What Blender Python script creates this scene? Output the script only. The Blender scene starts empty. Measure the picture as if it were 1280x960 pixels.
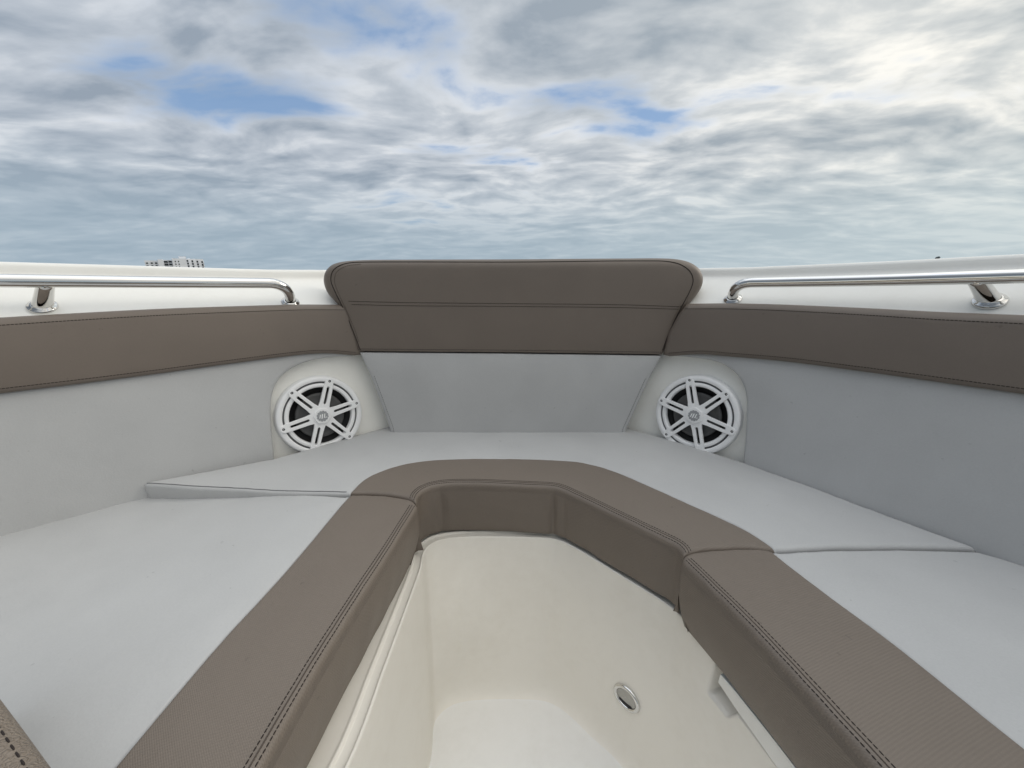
import bpy, bmesh, math, random
import numpy as np
from mathutils import Vector, Matrix, noise
from mathutils.geometry import delaunay_2d_cdt
random.seed(4)
scene = bpy.context.scene
C = scene.collection
R = math.radians

# ------------------------------------------------------------------ camera
H_EYE = 0.38                       # eye above the seat top (seat top is z = 0)
PITCH = R(16.05)
F = 480.0                          # focal length in pixels of a 1280 px wide picture
cam_d = bpy.data.cameras.new("Camera")
cam = bpy.data.objects.new("Camera", cam_d); C.objects.link(cam)
cam.location = (0, 0, H_EYE)
cam.rotation_euler = (math.pi / 2 - PITCH, 0, 0)
cam_d.sensor_width = 36.0
cam_d.lens = 36.0 * F / 1280.0
cam_d.clip_start = 0.01
cam_d.clip_end = 20000
scene.camera = cam
cp, sp = math.cos(PITCH), math.sin(PITCH)

def ray(px, py):
    x = (px - 640) / F; u = (480 - py) / F
    return Vector((x, cp + sp * u, -sp + cp * u))
def G(px, py, z=0.0):              # measured point on the level plane z
    d = ray(px, py); t = (z - H_EYE) / d.z
    return Vector((d.x * t, d.y * t, z))
def proj(p):
    x, y, z = p[0], p[1], p[2] - H_EYE
    f = y * cp - z * sp; u = y * sp + z * cp
    f = max(f, 1e-4)
    return (640 + F * x / f, 480 - F * u / f)

# ------------------------------------------------------------------ tagging
def tag(o, label=None, cat=None, group=None, kind=None):
    if label: o["label"] = label
    if cat: o["category"] = cat
    if group: o["group"] = group
    if kind: o["kind"] = kind
    return o
def empty(name, label, cat, loc=(0, 0, 0), group=None):
    o = bpy.data.objects.new(name, None); C.objects.link(o)
    o.location = loc; o.empty_display_size = 0.05
    return tag(o, label, cat, group)
def child_of(o, parent):
    o.parent = parent
    if parent is not None:         # geometry is written in world metres
        if parent.parent is None and parent.type == 'EMPTY':
            o.matrix_parent_inverse = Matrix.Translation(-Vector(parent.location))
    return o
def obj(name, verts, faces, mat, parent=None, uvs=None, smooth=True):
    me = bpy.data.meshes.new(name)
    me.from_pydata([tuple(v) for v in verts], [], faces)
    if uvs is not None:
        l = me.uv_layers.new(name="UVMap")
        for lp in me.loops:
            l.data[lp.index].uv = uvs[lp.vertex_index]
    me.materials.append(mat)
    if smooth: me.polygons.foreach_set("use_smooth", [True] * len(me.polygons))
    me.update()
    o = bpy.data.objects.new(name, me); C.objects.link(o)
    return child_of(o, parent)

# ------------------------------------------------------------------ node helper
class NT:
    def __init__(s, tree): s.t = tree; s.n = tree.nodes; s.l = tree.links
    def node(s, typ, **kw):
        n = s.n.new(typ)
        for k, v in kw.items():
            if k.startswith("i_"):
                key = k[2:]
                key = int(key) if key.isdigit() else key.replace("_", " ")
                s.put(n.inputs[key], v)
            else: setattr(n, k, v)
        return n
    def put(s, sock, v):
        if isinstance(v, bpy.types.NodeSocket): s.l.new(v, sock)
        else: sock.default_value = v
    def m(s, op, a, b=0.0, c=None, clamp=False):
        n = s.n.new("ShaderNodeMath"); n.operation = op; n.use_clamp = clamp
        s.put(n.inputs[0], a); s.put(n.inputs[1], b)
        if c is not None: s.put(n.inputs[2], c)
        return n.outputs[0]
    def ramp(s, fac, stops, interp="EASE"):
        n = s.n.new("ShaderNodeValToRGB"); n.color_ramp.interpolation = interp
        e = n.color_ramp.elements
        while len(e) < len(stops): e.new(0.5)
        for q, (p, c) in zip(e, stops):
            q.position = p; q.color = (c, c, c, 1) if isinstance(c, (int, float)) else (*c, 1)
        s.put(n.inputs[0], fac); return n.outputs[0]
    def mix(s, fac, a, b, blend="MIX"):
        n = s.n.new("ShaderNodeMix"); n.data_type = "RGBA"; n.blend_type = blend
        s.put(n.inputs[0], fac)
        for k, v in ((6, a), (7, b)):
            if isinstance(v, tuple) and len(v) == 3: v = (*v, 1)
            s.put(n.inputs[k], v)
        return n.outputs[2]
    def noise(s, vec, scale, detail=4, rough=0.5, dist=0.0):
        n = s.n.new("ShaderNodeTexNoise")
        s.put(n.inputs["Vector"], vec); n.inputs["Scale"].default_value = scale
        n.inputs["Detail"].default_value = detail; n.inputs["Roughness"].default_value = rough
        n.inputs["Distortion"].default_value = dist
        return n.outputs[0]
    def mapping(s, vec, scale=(1, 1, 1), rot=(0, 0, 0), loc=(0, 0, 0)):
        n = s.n.new("ShaderNodeMapping"); s.put(n.inputs[0], vec)
        n.inputs["Location"].default_value = loc; n.inputs["Rotation"].default_value = rot
        n.inputs["Scale"].default_value = scale
        return n.outputs[0]

def new_mat(name):
    m = bpy.data.materials.new(name); m.use_nodes = True
    b = m.node_tree.nodes["Principled BSDF"]
    return m, NT(m.node_tree), b
def vinyl(name, col, dark, weave, rough=0.5, bump=0.5, pitch=0.0021, grain=False):
    m, t, b = new_mat(name)
    tc = t.node("ShaderNodeTexCoord")
    uv, ob = tc.outputs["UV"], tc.outputs["Object"]
    n1 = t.noise(ob, 9.0, 5, 0.55); n2 = t.noise(ob, 420.0, 2, 0.6)
    f = t.m("ADD", t.m("MULTIPLY", n1, 0.6), t.m("MULTIPLY", n2, 0.4))
    b.inputs["Base Color"].default_value = (*col, 1)
    f = t.ramp(f, [(0.3, 0.0), (0.7, 1.0)], "LINEAR")
    colr = t.mix(f, dark, col)
    h = n2
    if weave:
        sx = t.node("ShaderNodeSeparateXYZ"); t.put(sx.inputs[0], uv)
        w = 2 * math.pi / pitch
        a = t.m("SINE", t.m("MULTIPLY", t.m("ADD", sx.outputs[0], sx.outputs[1]), w))
        c = t.m("SINE", t.m("MULTIPLY", t.m("SUBTRACT", sx.outputs[1], t.m("MULTIPLY", sx.outputs[0], 0.35)), w * 0.75))
        wv = t.m("ADD", t.m("MULTIPLY", a, 0.35), t.m("MULTIPLY", c, 0.3))
        colr = t.mix(t.m("MULTIPLY", t.m("ADD", wv, 0.65), 0.32, clamp=True), colr, tuple(q * 0.66 for q in dark))
        h = t.m("ADD", t.m("MULTIPLY", wv, 0.6), n2)
    if grain:
        v = t.node("ShaderNodeTexVoronoi", feature="DISTANCE_TO_EDGE"); t.put(v.inputs["Vector"], ob)
        v.inputs["Scale"].default_value = 330.0
        h = t.m("ADD", t.m("MULTIPLY", t.ramp(v.outputs[0], [(0.0, 0.0), (0.35, 1.0)]), 1.6), t.m("MULTIPLY", n2, 0.6))
    t.put(b.inputs["Base Color"], colr)
    t.put(b.inputs["Roughness"], t.m("ADD", rough - 0.08, t.m("MULTIPLY", n1, 0.16)))
    b.inputs["Specular IOR Level"].default_value = 0.4
    spk = t.ramp(t.noise(ob, 95.0, 2, 0.5), [(0.735, 0.0), (0.775, 1.0)])
    smd = t.ramp(t.noise(ob, 3.2, 5, 0.6, 0.6), [(0.45, 0.0), (0.75, 1.0)])
    colr = t.mix(t.m("MAXIMUM", t.m("MULTIPLY", spk, 0.30), t.m("MULTIPLY", smd, 0.10)), colr, tuple(q * 0.45 for q in dark))
    t.put(b.inputs["Base Color"], colr)
    b1 = t.node("ShaderNodeBump", i_Strength=0.16, i_Distance=0.004); t.put(b1.inputs["Height"], t.noise(ob, 20.0, 3, 0.45))
    bp = t.node("ShaderNodeBump", i_Strength=bump, i_Distance=0.0005); t.put(bp.inputs["Height"], h)
    t.put(bp.inputs["Normal"], b1.outputs[0])
    t.put(b.inputs["Normal"], bp.outputs[0])
    return m
def gelcoat(name, col, dirt=(0.5, 0.46, 0.38), amount=0.25, rough=0.3):
    m, t, b = new_mat(name)
    tc = t.node("ShaderNodeTexCoord"); ob = tc.outputs["Object"]
    n1 = t.noise(ob, 6.0, 6, 0.6, 0.4); n2 = t.noise(ob, 60.0, 4, 0.65)
    f = t.m("MULTIPLY", t.ramp(t.m("ADD", t.m("MULTIPLY", n1, 0.65), t.m("MULTIPLY", n2, 0.35)), [(0.42, 0.0), (0.72, 1.0)]), amount)
    sp_ = t.ramp(t.noise(ob, 170.0, 1, 0.4), [(0.74, 0.0), (0.79, 1.0)])
    f = t.m("MAXIMUM", f, t.m("MULTIPLY", sp_, amount * 0.6))
    t.put(b.inputs["Base Color"], t.mix(f, col, dirt))
    t.put(b.inputs["Roughness"], t.m("ADD", rough, t.m("MULTIPLY", n2, 0.22)))
    bp = t.node("ShaderNodeBump", i_Strength=0.18, i_Distance=0.0006)
    t.put(bp.inputs["Height"], t.noise(ob, 130.0, 3, 0.5)); t.put(b.inputs["Normal"], bp.outputs[0])
    return m
def plain(name, col, rough=0.5, metal=0.0, var=0.12, scale=40.0):
    m, t, b = new_mat(name)
    tc = t.node("ShaderNodeTexCoord")
    n = t.noise(tc.outputs["Object"], scale, 4, 0.55)
    t.put(b.inputs["Base Color"], t.mix(n, tuple(c * (1 - var) for c in col), tuple(min(1, c * (1 + var)) for c in col)))
    t.put(b.inputs["Roughness"], t.m("ADD", rough * 0.85, t.m("MULTIPLY", n, rough * 0.3)))
    b.inputs["Metallic"].default_value = metal
    return m
M = {}
M["taupe"] = vinyl("taupe_vinyl", (0.216, 0.181, 0.151), (0.193, 0.160, 0.132), True, 0.50, 0.55)
M["taupe_smooth"] = vinyl("taupe_vinyl_smooth", (0.184, 0.152, 0.127), (0.167, 0.138, 0.115), False, 0.48, 0.25)
M["leather"] = vinyl("grained_taupe_vinyl", (0.25, 0.208, 0.168), (0.20, 0.163, 0.130), False, 0.5, 0.9, grain=True)
M["grey"] = vinyl("pale_grey_vinyl", (0.514, 0.517, 0.516), (0.460, 0.463, 0.463), False, 0.52, 0.35)
M["thread"] = plain("dark_thread", (0.022, 0.015, 0.012), 0.8)
M["seam"] = plain("taupe_seam", (0.075, 0.058, 0.046), 0.7)
M["gelcoat"] = gelcoat("cream_gelcoat", (0.87, 0.86, 0.82), (0.60, 0.56, 0.48), 0.14)
M["well"] = gelcoat("cream_liner_gelcoat", (0.87, 0.835, 0.765), (0.56, 0.50, 0.40), 0.13, 0.34)
M["hull"] = gelcoat("white_hull", (0.78, 0.77, 0.73))
M["chrome"] = plain("polished_steel", (0.72, 0.71, 0.69), 0.045, 1.0, 0.04)
M["white"] = plain("white_plastic", (0.89, 0.89, 0.89), 0.38, 0, 0.03)
M["black"] = plain("black_plastic", (0.012, 0.012, 0.013), 0.6)
M["cone"] = plain("grey_speaker_cone", (0.085, 0.085, 0.085), 0.4)
M["badge"] = plain("grey_badge", (0.33, 0.34, 0.35), 0.4)
M["lens"] = plain("light_lens", (0.42, 0.41, 0.38), 0.12, 0.6)
M["grey_thread"] = plain("grey_thread", (0.20, 0.20, 0.205), 0.8)
M["groove_shade"] = plain("groove_shade_grey", (0.10, 0.10, 0.105), 0.6)
M["floor"] = gelcoat("pale_floor_gelcoat", (0.90, 0.89, 0.865), (0.55, 0.52, 0.45), 0.15, 0.45)  # floor faces whiter than the cream well walls
M["screw"] = plain("dark_screw", (0.06, 0.06, 0.065), 0.4, 0.6)

# ------------------------------------------------------------------ curve helpers
def spline(pts, n=8, closed=False):
    P = [Vector(p) for p in pts]; out = []
    k = len(P)
    rng = k if closed else k - 1
    for i in range(rng):
        p1, p2 = P[i], P[(i + 1) % k]
        p0 = P[i - 1] if (i > 0 or closed) else p1 * 2 - p2
        p3 = P[(i + 2) % k] if (i + 2 < k or closed) else p2 * 2 - p1
        # centripetal-ish: scale tangents by chord length
        d = (p2 - p1).length
        a = (p2 - p0) / max((p1 - p0).length + d, 1e-9) * d
        b = (p3 - p1) / max((p3 - p2).length + d, 1e-9) * d
        for j in range(n):
            t = j / n; t2 = t * t; t3 = t2 * t
            out.append(p1 * (2*t3 - 3*t2 + 1) + a * (t3 - 2*t2 + t) + p2 * (-2*t3 + 3*t2) + b * (t3 - t2))
    if not closed: out.append(P[-1].copy())
    return out
def resample(pts, step):
    out = [Vector(pts[0])]
    for a, b in zip(pts[:-1], pts[1:]):
        a, b = Vector(a), Vector(b)
        k = max(1, int(math.ceil((b - a).length / step)))
        for j in range(1, k + 1): out.append(a.lerp(b, j / k))
    return out
def ext(a, b, length):             # continue the line a->b beyond b
    a, b = Vector(a), Vector(b); d = (b - a).normalized()
    return b + d * length
def tube_data(pts, r, sides=8, caps=True):
    V, Fc = [], []
    pts = [Vector(p) for p in pts]
    nrm = None
    for i, p in enumerate(pts):
        a = pts[max(i - 1, 0)]; b = pts[min(i + 1, len(pts) - 1)]
        t = (b - a).normalized()
        if nrm is None:
            nrm = t.orthogonal().normalized()
        nrm = (nrm - t * nrm.dot(t)).normalized()
        bn = t.cross(nrm)
        rr = r[i] if isinstance(r, (list, tuple)) else r
        for k in range(sides):
            q = 2 * math.pi * k / sides
            V.append(p + nrm * (math.cos(q) * rr) + bn * (math.sin(q) * rr))
    for i in range(len(pts) - 1):
        for k in range(sides):
            a = i * sides + k; b = i * sides + (k + 1) % sides
            Fc.append((a, b, b + sides, a + sides))
    if caps:
        Fc.append(tuple(range(sides))[::-1]); Fc.append(tuple(range((len(pts) - 1) * sides, len(pts) * sides)))
    return V, Fc
def merge(parts):
    V, Fc = [], []
    for v, f in parts:
        k = len(V); V += list(v); Fc += [tuple(i + k for i in q) for q in f]
    return V, Fc
def path_at(pts):
    pts = [Vector(p) for p in pts]; s = [0.0]
    for a, b in zip(pts[:-1], pts[1:]): s.append(s[-1] + (b - a).length)
    return pts, s
def thread(name, pts, mat, parent, r=0.0008, dash=None, lift=0.0003):
    """sewing thread along pts (already on the surface); dash = (on, off) metres"""
    pts = resample(pts, 0.002)
    if not dash:
        v, f = tube_data(pts, r, 5); return obj(name, v, f, mat, parent)
    P, s = path_at(pts)
    sa = np.array(s); A = np.array([tuple(p) for p in P])
    def at(q): return Vector([np.interp(q, sa, A[:, k]) for k in range(3)])
    parts = []; q = 0.0
    while q + dash[0] < s[-1]:
        parts.append(tube_data([at(q), at(q + dash[0] * .2), at(q + dash[0] * .5), at(q + dash[0] * .8), at(q + dash[0])],
                               [r * .45, r, r * 1.1, r, r * .45], 5))
        q += dash[0] + dash[1]
    v, f = merge(parts); return obj(name, v, f, mat, parent)

# ------------------------------------------------------------------ padded panels
def inpoly(P, poly):
    x, y = P[:, 0], P[:, 1]; ins = np.zeros(len(P), bool)
    n = len(poly); j = n - 1
    for i in range(n):
        xi, yi = poly[i]; xj, yj = poly[j]
        c = ((yi > y) != (yj > y)) & (x < (xj - xi) * (y - yi) / ((yj - yi) if yj != yi else 1e-12) + xi)
        ins ^= c; j = i
    return ins
def segdist(P, A, B):
    d = B - A; L2 = (d ** 2).sum(1); L2[L2 == 0] = 1e-12
    out = np.empty((len(P), len(A)))
    for i0 in range(0, len(P), 800):
        p = P[i0:i0 + 800]
        t = ((p[:, None, :] - A[None]) * d[None]).sum(2) / L2[None]
        t = np.clip(t, 0, 1)
        q = A[None] + d[None] * t[..., None]
        out[i0:i0 + 800] = np.sqrt(((p[:, None, :] - q) ** 2).sum(2))
    return out

class Pad:
    """A soft upholstered panel: outline in (u, v) with an edge radius per point,
    thickness along w, mapped into the boat by surf(u, v, w)."""
    def __init__(s, outline, surf, T=0.0, depth=0.1, crown=0.0, crown_w=0.08, wrinkle=0.0004, step=0.01,
                 bstep=0.006, tuck=0.0, bulge=0.0, extra=None, rows=7, back=False, seed=0.0, pucker=0.0010, ripple=0.0, creases=()):
        pts = []; rad = []
        n = len(outline)
        for i in range(n):
            a, ra = outline[i]; b, rb = outline[(i + 1) % n]
            a, b = np.array(a[:2], float), np.array(b[:2], float)
            k = max(1, int(math.ceil(np.linalg.norm(b - a) / bstep)))
            for j in range(k):
                pts.append(a + (b - a) * j / k); rad.append(ra + (rb - ra) * j / k)
        P = np.array(pts); r = np.array(rad)
        area = 0.5 * np.sum(P[:, 0] * np.roll(P[:, 1], -1) - np.roll(P[:, 0], -1) * P[:, 1])
        if area < 0: P = P[::-1].copy(); r = r[::-1].copy()
        s.P, s.r, s.surf, s.T, s.depth = P, r, surf, T, depth
        s.A = P; s.B = np.roll(P, -1, 0); s.rs = 0.5 * (r + np.roll(r, -1))
        e = s.B - s.A; e /= np.maximum(np.linalg.norm(e, axis=1, keepdims=True), 1e-12)
        t = e + np.roll(e, 1, 0); t /= np.maximum(np.linalg.norm(t, axis=1, keepdims=True), 1e-9)
        s.N = np.stack([-t[:, 1], t[:, 0]], 1)       # inward
        s.crown, s.crown_w, s.wr, s.extra, s.seed = crown, crown_w, wrinkle, extra, seed
        s.pucker, s.ripple, s.creases = pucker, ripple, creases
        s.step, s.tuck, s.bulge, s.rows, s.back = step, tuck, bulge, rows, back
    def height(s, Q):
        Q = np.asarray(Q, float).reshape(-1, 2)
        D = segdist(Q, s.A, s.B)
        rr = s.rs[None]
        x = np.clip(rr - D, 0, rr)
        drop = (rr - np.sqrt(np.maximum(rr ** 2 - x ** 2, 0))).max(1)
        dm = D.min(1)
        w = s.T - drop + s.crown * (1 - np.exp(-dm / s.crown_w))
        if s.wr:
            w = w + np.array([noise.noise(Vector((q[0] * 9 + s.seed, q[1] * 9, 1.7))) * s.wr * 1.6
                              + noise.noise(Vector((q[0] * 34 + s.seed, q[1] * 34, 5.2))) * s.wr * 0.6 for q in Q]) * np.clip(dm / 0.02, 0, 1)
        if s.pucker:
            w = w + np.array([noise.noise(Vector((q[0] * 55 + s.seed, q[1] * 55, 9.1))) for q in Q]) * s.pucker * np.exp(-dm / 0.010) * np.clip(dm / 0.004, 0, 1)
            w = w + np.array([noise.noise(Vector((q[0] * 14 + s.seed, q[1] * 14, 3.3))) for q in Q]) * s.pucker * np.exp(-dm / 0.035)
        if s.extra is not None: w = w + np.array([s.extra(q[0], q[1]) for q in Q])
        return w
    def on(s, q, lift=0.0):
        return s.surf(q[0], q[1], float(s.height([q[:2]])[0]) + lift)
    def line(s, pts, lift=0.0, step=0.004):
        P = resample([Vector((p[0], p[1], 0)) for p in pts], step)
        hh = s.height([(p.x, p.y) for p in P])
        return [s.surf(p.x, p.y, float(h) + lift) for p, h in zip(P, hh)]
    def build(s, name, mat, parent):
        nb = len(s.P)
        cand = [s.P]
        for f in (0.06, 0.2, 0.42, 0.7, 1.0, 1.35):
            q = s.P + s.N * (s.r * f)[:, None]
            d = segdist(q, s.A, s.B).min(1)
            k = (d >= s.r * f * 0.93) & inpoly(q, s.P)
            cand.append(q[k])
        lo, hi = s.P.min(0), s.P.max(0)
        gx = np.arange(lo[0], hi[0], s.step); gy = np.arange(lo[1], hi[1], s.step * 0.87)
        g = np.array([(x + (0.5 * s.step if j % 2 else 0), y) for j, y in enumerate(gy) for x in gx])
        g = g[inpoly(g, s.P)]
        if len(g):
            D = segdist(g, s.A, s.B); i = D.argmin(1)
            g = g[D.min(1) > 1.35 * s.rs[i] + 0.4 * s.step]
        allp = np.concatenate(cand + [g])
        vin = [Vector((p[0], p[1])) for p in allp]
        edges = [(i, (i + 1) % nb) for i in range(nb)]
        vo, eo, fo, ov, _, _ = delaunay_2d_cdt(vin, edges, [], 1, 1e-6)
        Q = np.array([(p.x, p.y) for p in vo])
        hh = s.height(Q)
        V = [s.surf(q[0], q[1], h) for q, h in zip(Q, hh)]
        UV = [(q[0], q[1]) for q in Q]
        cen = np.array([Q[list(f)].mean(0) for f in fo]); ok = inpoly(cen, s.P)
        Fc = [tuple(f) for f, k in zip(fo, ok) if k]
        Fc = [f if ((Q[f[1]] - Q[f[0]])[0] * (Q[f[2]] - Q[f[0]])[1] - (Q[f[1]] - Q[f[0]])[1] * (Q[f[2]] - Q[f[0]])[0]) > 0 else f[::-1] for f in Fc]
        back = {}
        for i, src in enumerate(ov):
            for q in src: back[q] = i
        ring = [back[i] for i in range(nb)]
        hb = hh[ring]
        arc = np.concatenate([[0], np.cumsum(np.linalg.norm(s.B - s.A, axis=1))])
        prev = ring
        for k in range(1, s.rows + 1):
            f = k / s.rows
            off = s.bulge * math.sin(math.pi * f) - s.tuck * f ** 1.6
            w = hb + (s.T - s.depth - hb) * f
            p = s.P - s.N * off
            if s.ripple:
                rp_ = np.array([noise.noise(Vector((a_ * 9.0 + s.seed, f * 0.8, 0.3))) * 1.0 + noise.noise(Vector((a_ * 30.0 + s.seed, f * 1.2, 4.3))) * 0.55 for a_ in arc[:-1]])
                p = p - s.N * (rp_ * s.ripple * min(1.0, 2.2 * f))[:, None]
            for cx_, cy_, ca_ in s.creases:
                dc = np.linalg.norm(s.P - np.array([cx_, cy_]), axis=1)
                p = p + s.N * (ca_ * (np.exp(-(dc / 0.0045) ** 2) - 0.45 * np.exp(-((dc - 0.010) / 0.006) ** 2)) * min(1.0, f * 4) * (1 - 0.55 * f))[:, None]
            cur = []
            for i in range(nb):
                V.append(s.surf(p[i, 0], p[i, 1], float(w[i]))); UV.append((arc[i], -(s.T - w[i]) + 3.0)); cur.append(len(V) - 1)
            for i in range(nb):
                j = (i + 1) % nb
                Fc.append((prev[i], cur[i], cur[j], prev[j]))
            prev = cur
        if s.back: Fc.append(tuple(prev[::-1]))
        # orientation: surf may be left- or right-handed
        o = surf_sign(s.surf, Q.mean(0))
        if o < 0: Fc = [f[::-1] for f in Fc]
        s.obj = obj(name, V, Fc, mat, parent, UV)
        return s.obj
def surf_sign(S, q):
    e = 1e-3
    a = S(q[0] + e, q[1], 0) - S(q[0], q[1], 0); b = S(q[0], q[1] + e, 0) - S(q[0], q[1], 0); c = S(q[0], q[1], e) - S(q[0], q[1], 0)
    return a.cross(b).dot(c)
def inv(px, py, S, guess, w=0.0):
    """measured picture point -> (u, v) on the surface S at height w"""
    u, v = guess
    for _ in range(60):
        a = proj(S(u, v, w)); ex, ey = px - a[0], py - a[1]
        if abs(ex) + abs(ey) < 1e-3: break
        e = 1e-4
        b = proj(S(u + e, v, w)); c = proj(S(u, v + e, w))
        J = np.array([[(b[0] - a[0]) / e, (c[0] - a[0]) / e], [(b[1] - a[1]) / e, (c[1] - a[1]) / e]])
        try: d = np.linalg.solve(J, [ex, ey])
        except Exception: break
        k = min(1.0, 0.05 / max(abs(d[0]), abs(d[1]), 1e-9))
        u += d[0] * k; v += d[1] * k
    return (u, v)
def prism(outline, holes, z0, z1, xf, bevel=0.0):
    """flat plate with holes; outline and holes are lists of (x, y)"""
    loops = [outline] + holes
    vin, edges = [], []
    for lp in loops:
        k = len(vin); vin += [Vector(p) for p in lp]
        edges += [(k + i, k + (i + 1) % len(lp)) for i in range(len(lp))]
    vo, eo, fo, ov, _, _ = delaunay_2d_cdt(vin, edges, [], 0, 1e-7)
    Q = np.array([(p.x, p.y) for p in vo]); cen = np.array([Q[list(f)].mean(0) for f in fo])
    ok = inpoly(cen, outline)
    for h in holes: ok &= ~inpoly(cen, h)
    back = {}
    for i, src in enumerate(ov):
        for q in src: back[q] = i
    n = len(vo)
    V = [xf @ Vector((q[0], q[1], z1)) for q in Q] + [xf @ Vector((q[0], q[1], z0)) for q in Q]
    Fc = []
    for f, k in zip(fo, ok):
        if not k: continue
        f = tuple(f)
        a, b, c = Q[f[0]], Q[f[1]], Q[f[2]]
        if (b[0]-a[0])*(c[1]-a[1]) - (b[1]-a[1])*(c[0]-a[0]) < 0: f = f[::-1]
        Fc.append(f); Fc.append(tuple(i + n for i in f[::-1]))
    k0 = 0
    for li, lp in enumerate(loops):
        ar = sum(lp[i][0] * lp[(i+1) % len(lp)][1] - lp[(i+1) % len(lp)][0] * lp[i][1] for i in range(len(lp)))
        for i in range(len(lp)):
            a = back[k0 + i]; b = back[k0 + (i + 1) % len(lp)]
            q = (a, a + n, b + n, b)
            if (ar > 0) == (li > 0): q = q[::-1]
            Fc.append(q)
        k0 += len(lp)
    return V, Fc
def lathe(profile, xf, seg=64):
    V, Fc = [], []
    n = len(profile)
    for k in range(seg):
        q = 2 * math.pi * k / seg
        for r, z in profile: V.append(xf @ Vector((r * math.cos(q), r * math.sin(q), z)))
    for k in range(seg):
        j = (k + 1) % seg
        for i in range(n - 1):
            Fc.append((k * n + i, j * n + i, j * n + i + 1, k * n + i + 1)[::-1])
    return V, Fc
def bevel(o, w, seg=2, ang=40):
    b = o.modifiers.new("Bevel", "BEVEL"); b.width = w; b.segments = seg; b.limit_method = "ANGLE"; b.angle_limit = R(ang)
    return o
def sharp(o, ang=35):
    me = o.data
    bm = bmesh.new(); bm.from_mesh(me)
    for e in bm.edges:
        if len(e.link_faces) == 2 and e.calc_face_angle(0) > R(ang): e.smooth = False
    bm.to_mesh(me); bm.free(); return o

# ================================================================== the boat
boat = empty("boat", "white and cream boat bow with steel grab rails, white speakers and a moulded foot well", "boat", (0, 0.3, -0.6))

# base line of the inner side walls at seat height, from left aft round the bow to right aft
BASE = [(-1.16, -1.6), (-1.18, -0.9), (-1.17, -0.35), (-1.11, 0.05), (-0.99, 0.33), (-0.795, 0.520), (-0.51, 0.745), (-0.313, 0.905),
        (-0.19, 1.01), (-0.08, 1.09), (0.0, 1.11), (0.08, 1.085), (0.18, 1.0),
        (0.293, 0.905), (0.485, 0.731), (0.61, 0.560), (0.701, 0.425), (0.83, 0.20), (0.94, -0.1), (1.0, -0.5), (1.01, -0.95), (1.0, -1.6)]
bp_ = resample(spline([(x, y, 0) for x, y in BASE], 24), 0.01)
BP, BS = path_at(bp_)
BA = np.array([(p.x, p.y) for p in BP]); BSa = np.array(BS)
tan_ = np.gradient(BA, BSa, axis=0); tan_ /= np.linalg.norm(tan_, axis=1, keepdims=True)
for _ in range(6):                 # smooth the normals so offsets stay clean
    tan_[1:-1] = (tan_[:-2] + 2 * tan_[1:-1] + tan_[2:]) / 4
tan_ /= np.linalg.norm(tan_, axis=1, keepdims=True)
BN = np.stack([-tan_[:, 1], tan_[:, 0]], 1)          # outward (path runs clockwise seen from above)
if BN[len(BN) // 2, 1] < 0: BN = -BN
U_TOT = BS[-1]
LEAN = 0.176
def base_at(u):
    u = min(max(u, 0), U_TOT)
    return (np.interp(u, BSa, BA[:, 0]), np.interp(u, BSa, BA[:, 1]), np.interp(u, BSa, BN[:, 0]), np.interp(u, BSa, BN[:, 1]))
def WALL(u, v, w):
    x, y, nx, ny = base_at(u)
    d = LEAN * v - w
    return Vector((x + nx * d, y + ny * d, v))
def u_near(x, y):
    return float(BSa[((BA - np.array([x, y])) ** 2).sum(1).argmin()])

# ---- gunwale + liner + hull: profiles (offset outward, height) swept along the base line
def sweep(name, prof, mat, u0=0.0, u1=None, step=0.012, parent=boat, zfun=None):
    u1 = U_TOT if u1 is None else u1
    n = int((u1 - u0) / step) + 1
    V, Fc, k = [], [], len(prof)
    for i in range(n + 1):
        u = u0 + (u1 - u0) * i / n
        x, y, nx, ny = base_at(u)
        for d, z in prof:
            V.append(Vector((x + nx * d, y + ny * d, z + (zfun(u, d) if zfun else 0))))
    for i in range(n):
        for j in range(k - 1):
            Fc.append((i * k + j, i * k + j + 1, (i + 1) * k + j + 1, (i + 1) * k + j))
    return obj(name, V, Fc, mat, parent)
WB = 0.022                                            # liner wall lies this far behind the grey panels
liner_prof = [(WB - 0.02, -0.118), (WB, -0.10)] + [(WB + LEAN * z, z) for z in np.linspace(-0.08, 0.295, 16)]
sweep("liner", liner_prof, gelcoat("bright_gelcoat", (0.93, 0.92, 0.87), (0.62, 0.58, 0.50), 0.12))
def arc2(c, r, a0, a1, n=6):
    return [(c[0] + r * math.cos(R(a0 + (a1 - a0) * i / n)), c[1] + r * math.sin(R(a0 + (a1 - a0) * i / n))) for i in range(n + 1)]
GA = (0.090, 0.316); GB = (0.168, 0.374)              # sloping inner face of the gunwale
gun_prof = [(WB + LEAN * 0.295, 0.295), (WB + LEAN * 0.30, 0.302), (0.078, 0.309), (0.083, 0.3115)] + \
    [(GA[0] + (GB[0] - GA[0]) * t, GA[1] + (GB[1] - GA[1]) * t + 0.003 * math.sin(math.pi * t)) for t in np.linspace(0, 1, 8)] + \
    [(0.1705, 0.3775), (0.172, 0.382), (0.1735, 0.390), (0.176, 0.3945), (0.181, 0.3965), (0.195, 0.397), (0.203, 0.395), (0.209, 0.390), (0.212, 0.382), (0.212, 0.345), (0.206, 0.335)]
_gu = [u_near(-1.1, 0.05), u_near(-0.795, 0.52), u_near(-0.45, 0.79), u_near(0, 1.11), u_near(0.42, 0.79), u_near(0.68, 0.46), u_near(0.83, 0.2)]
def gz(u, d):                     # gentle sheer of the gunwale
    return float(np.interp(u, _gu, [0.006, 0.004, -0.008, -0.008, -0.003, 0.0155, 0.019])) * smooth01((d - 0.083) / 0.09)
def smooth01(x): x = min(max(x, 0), 1); return x * x * (3 - 2 * x)
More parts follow.
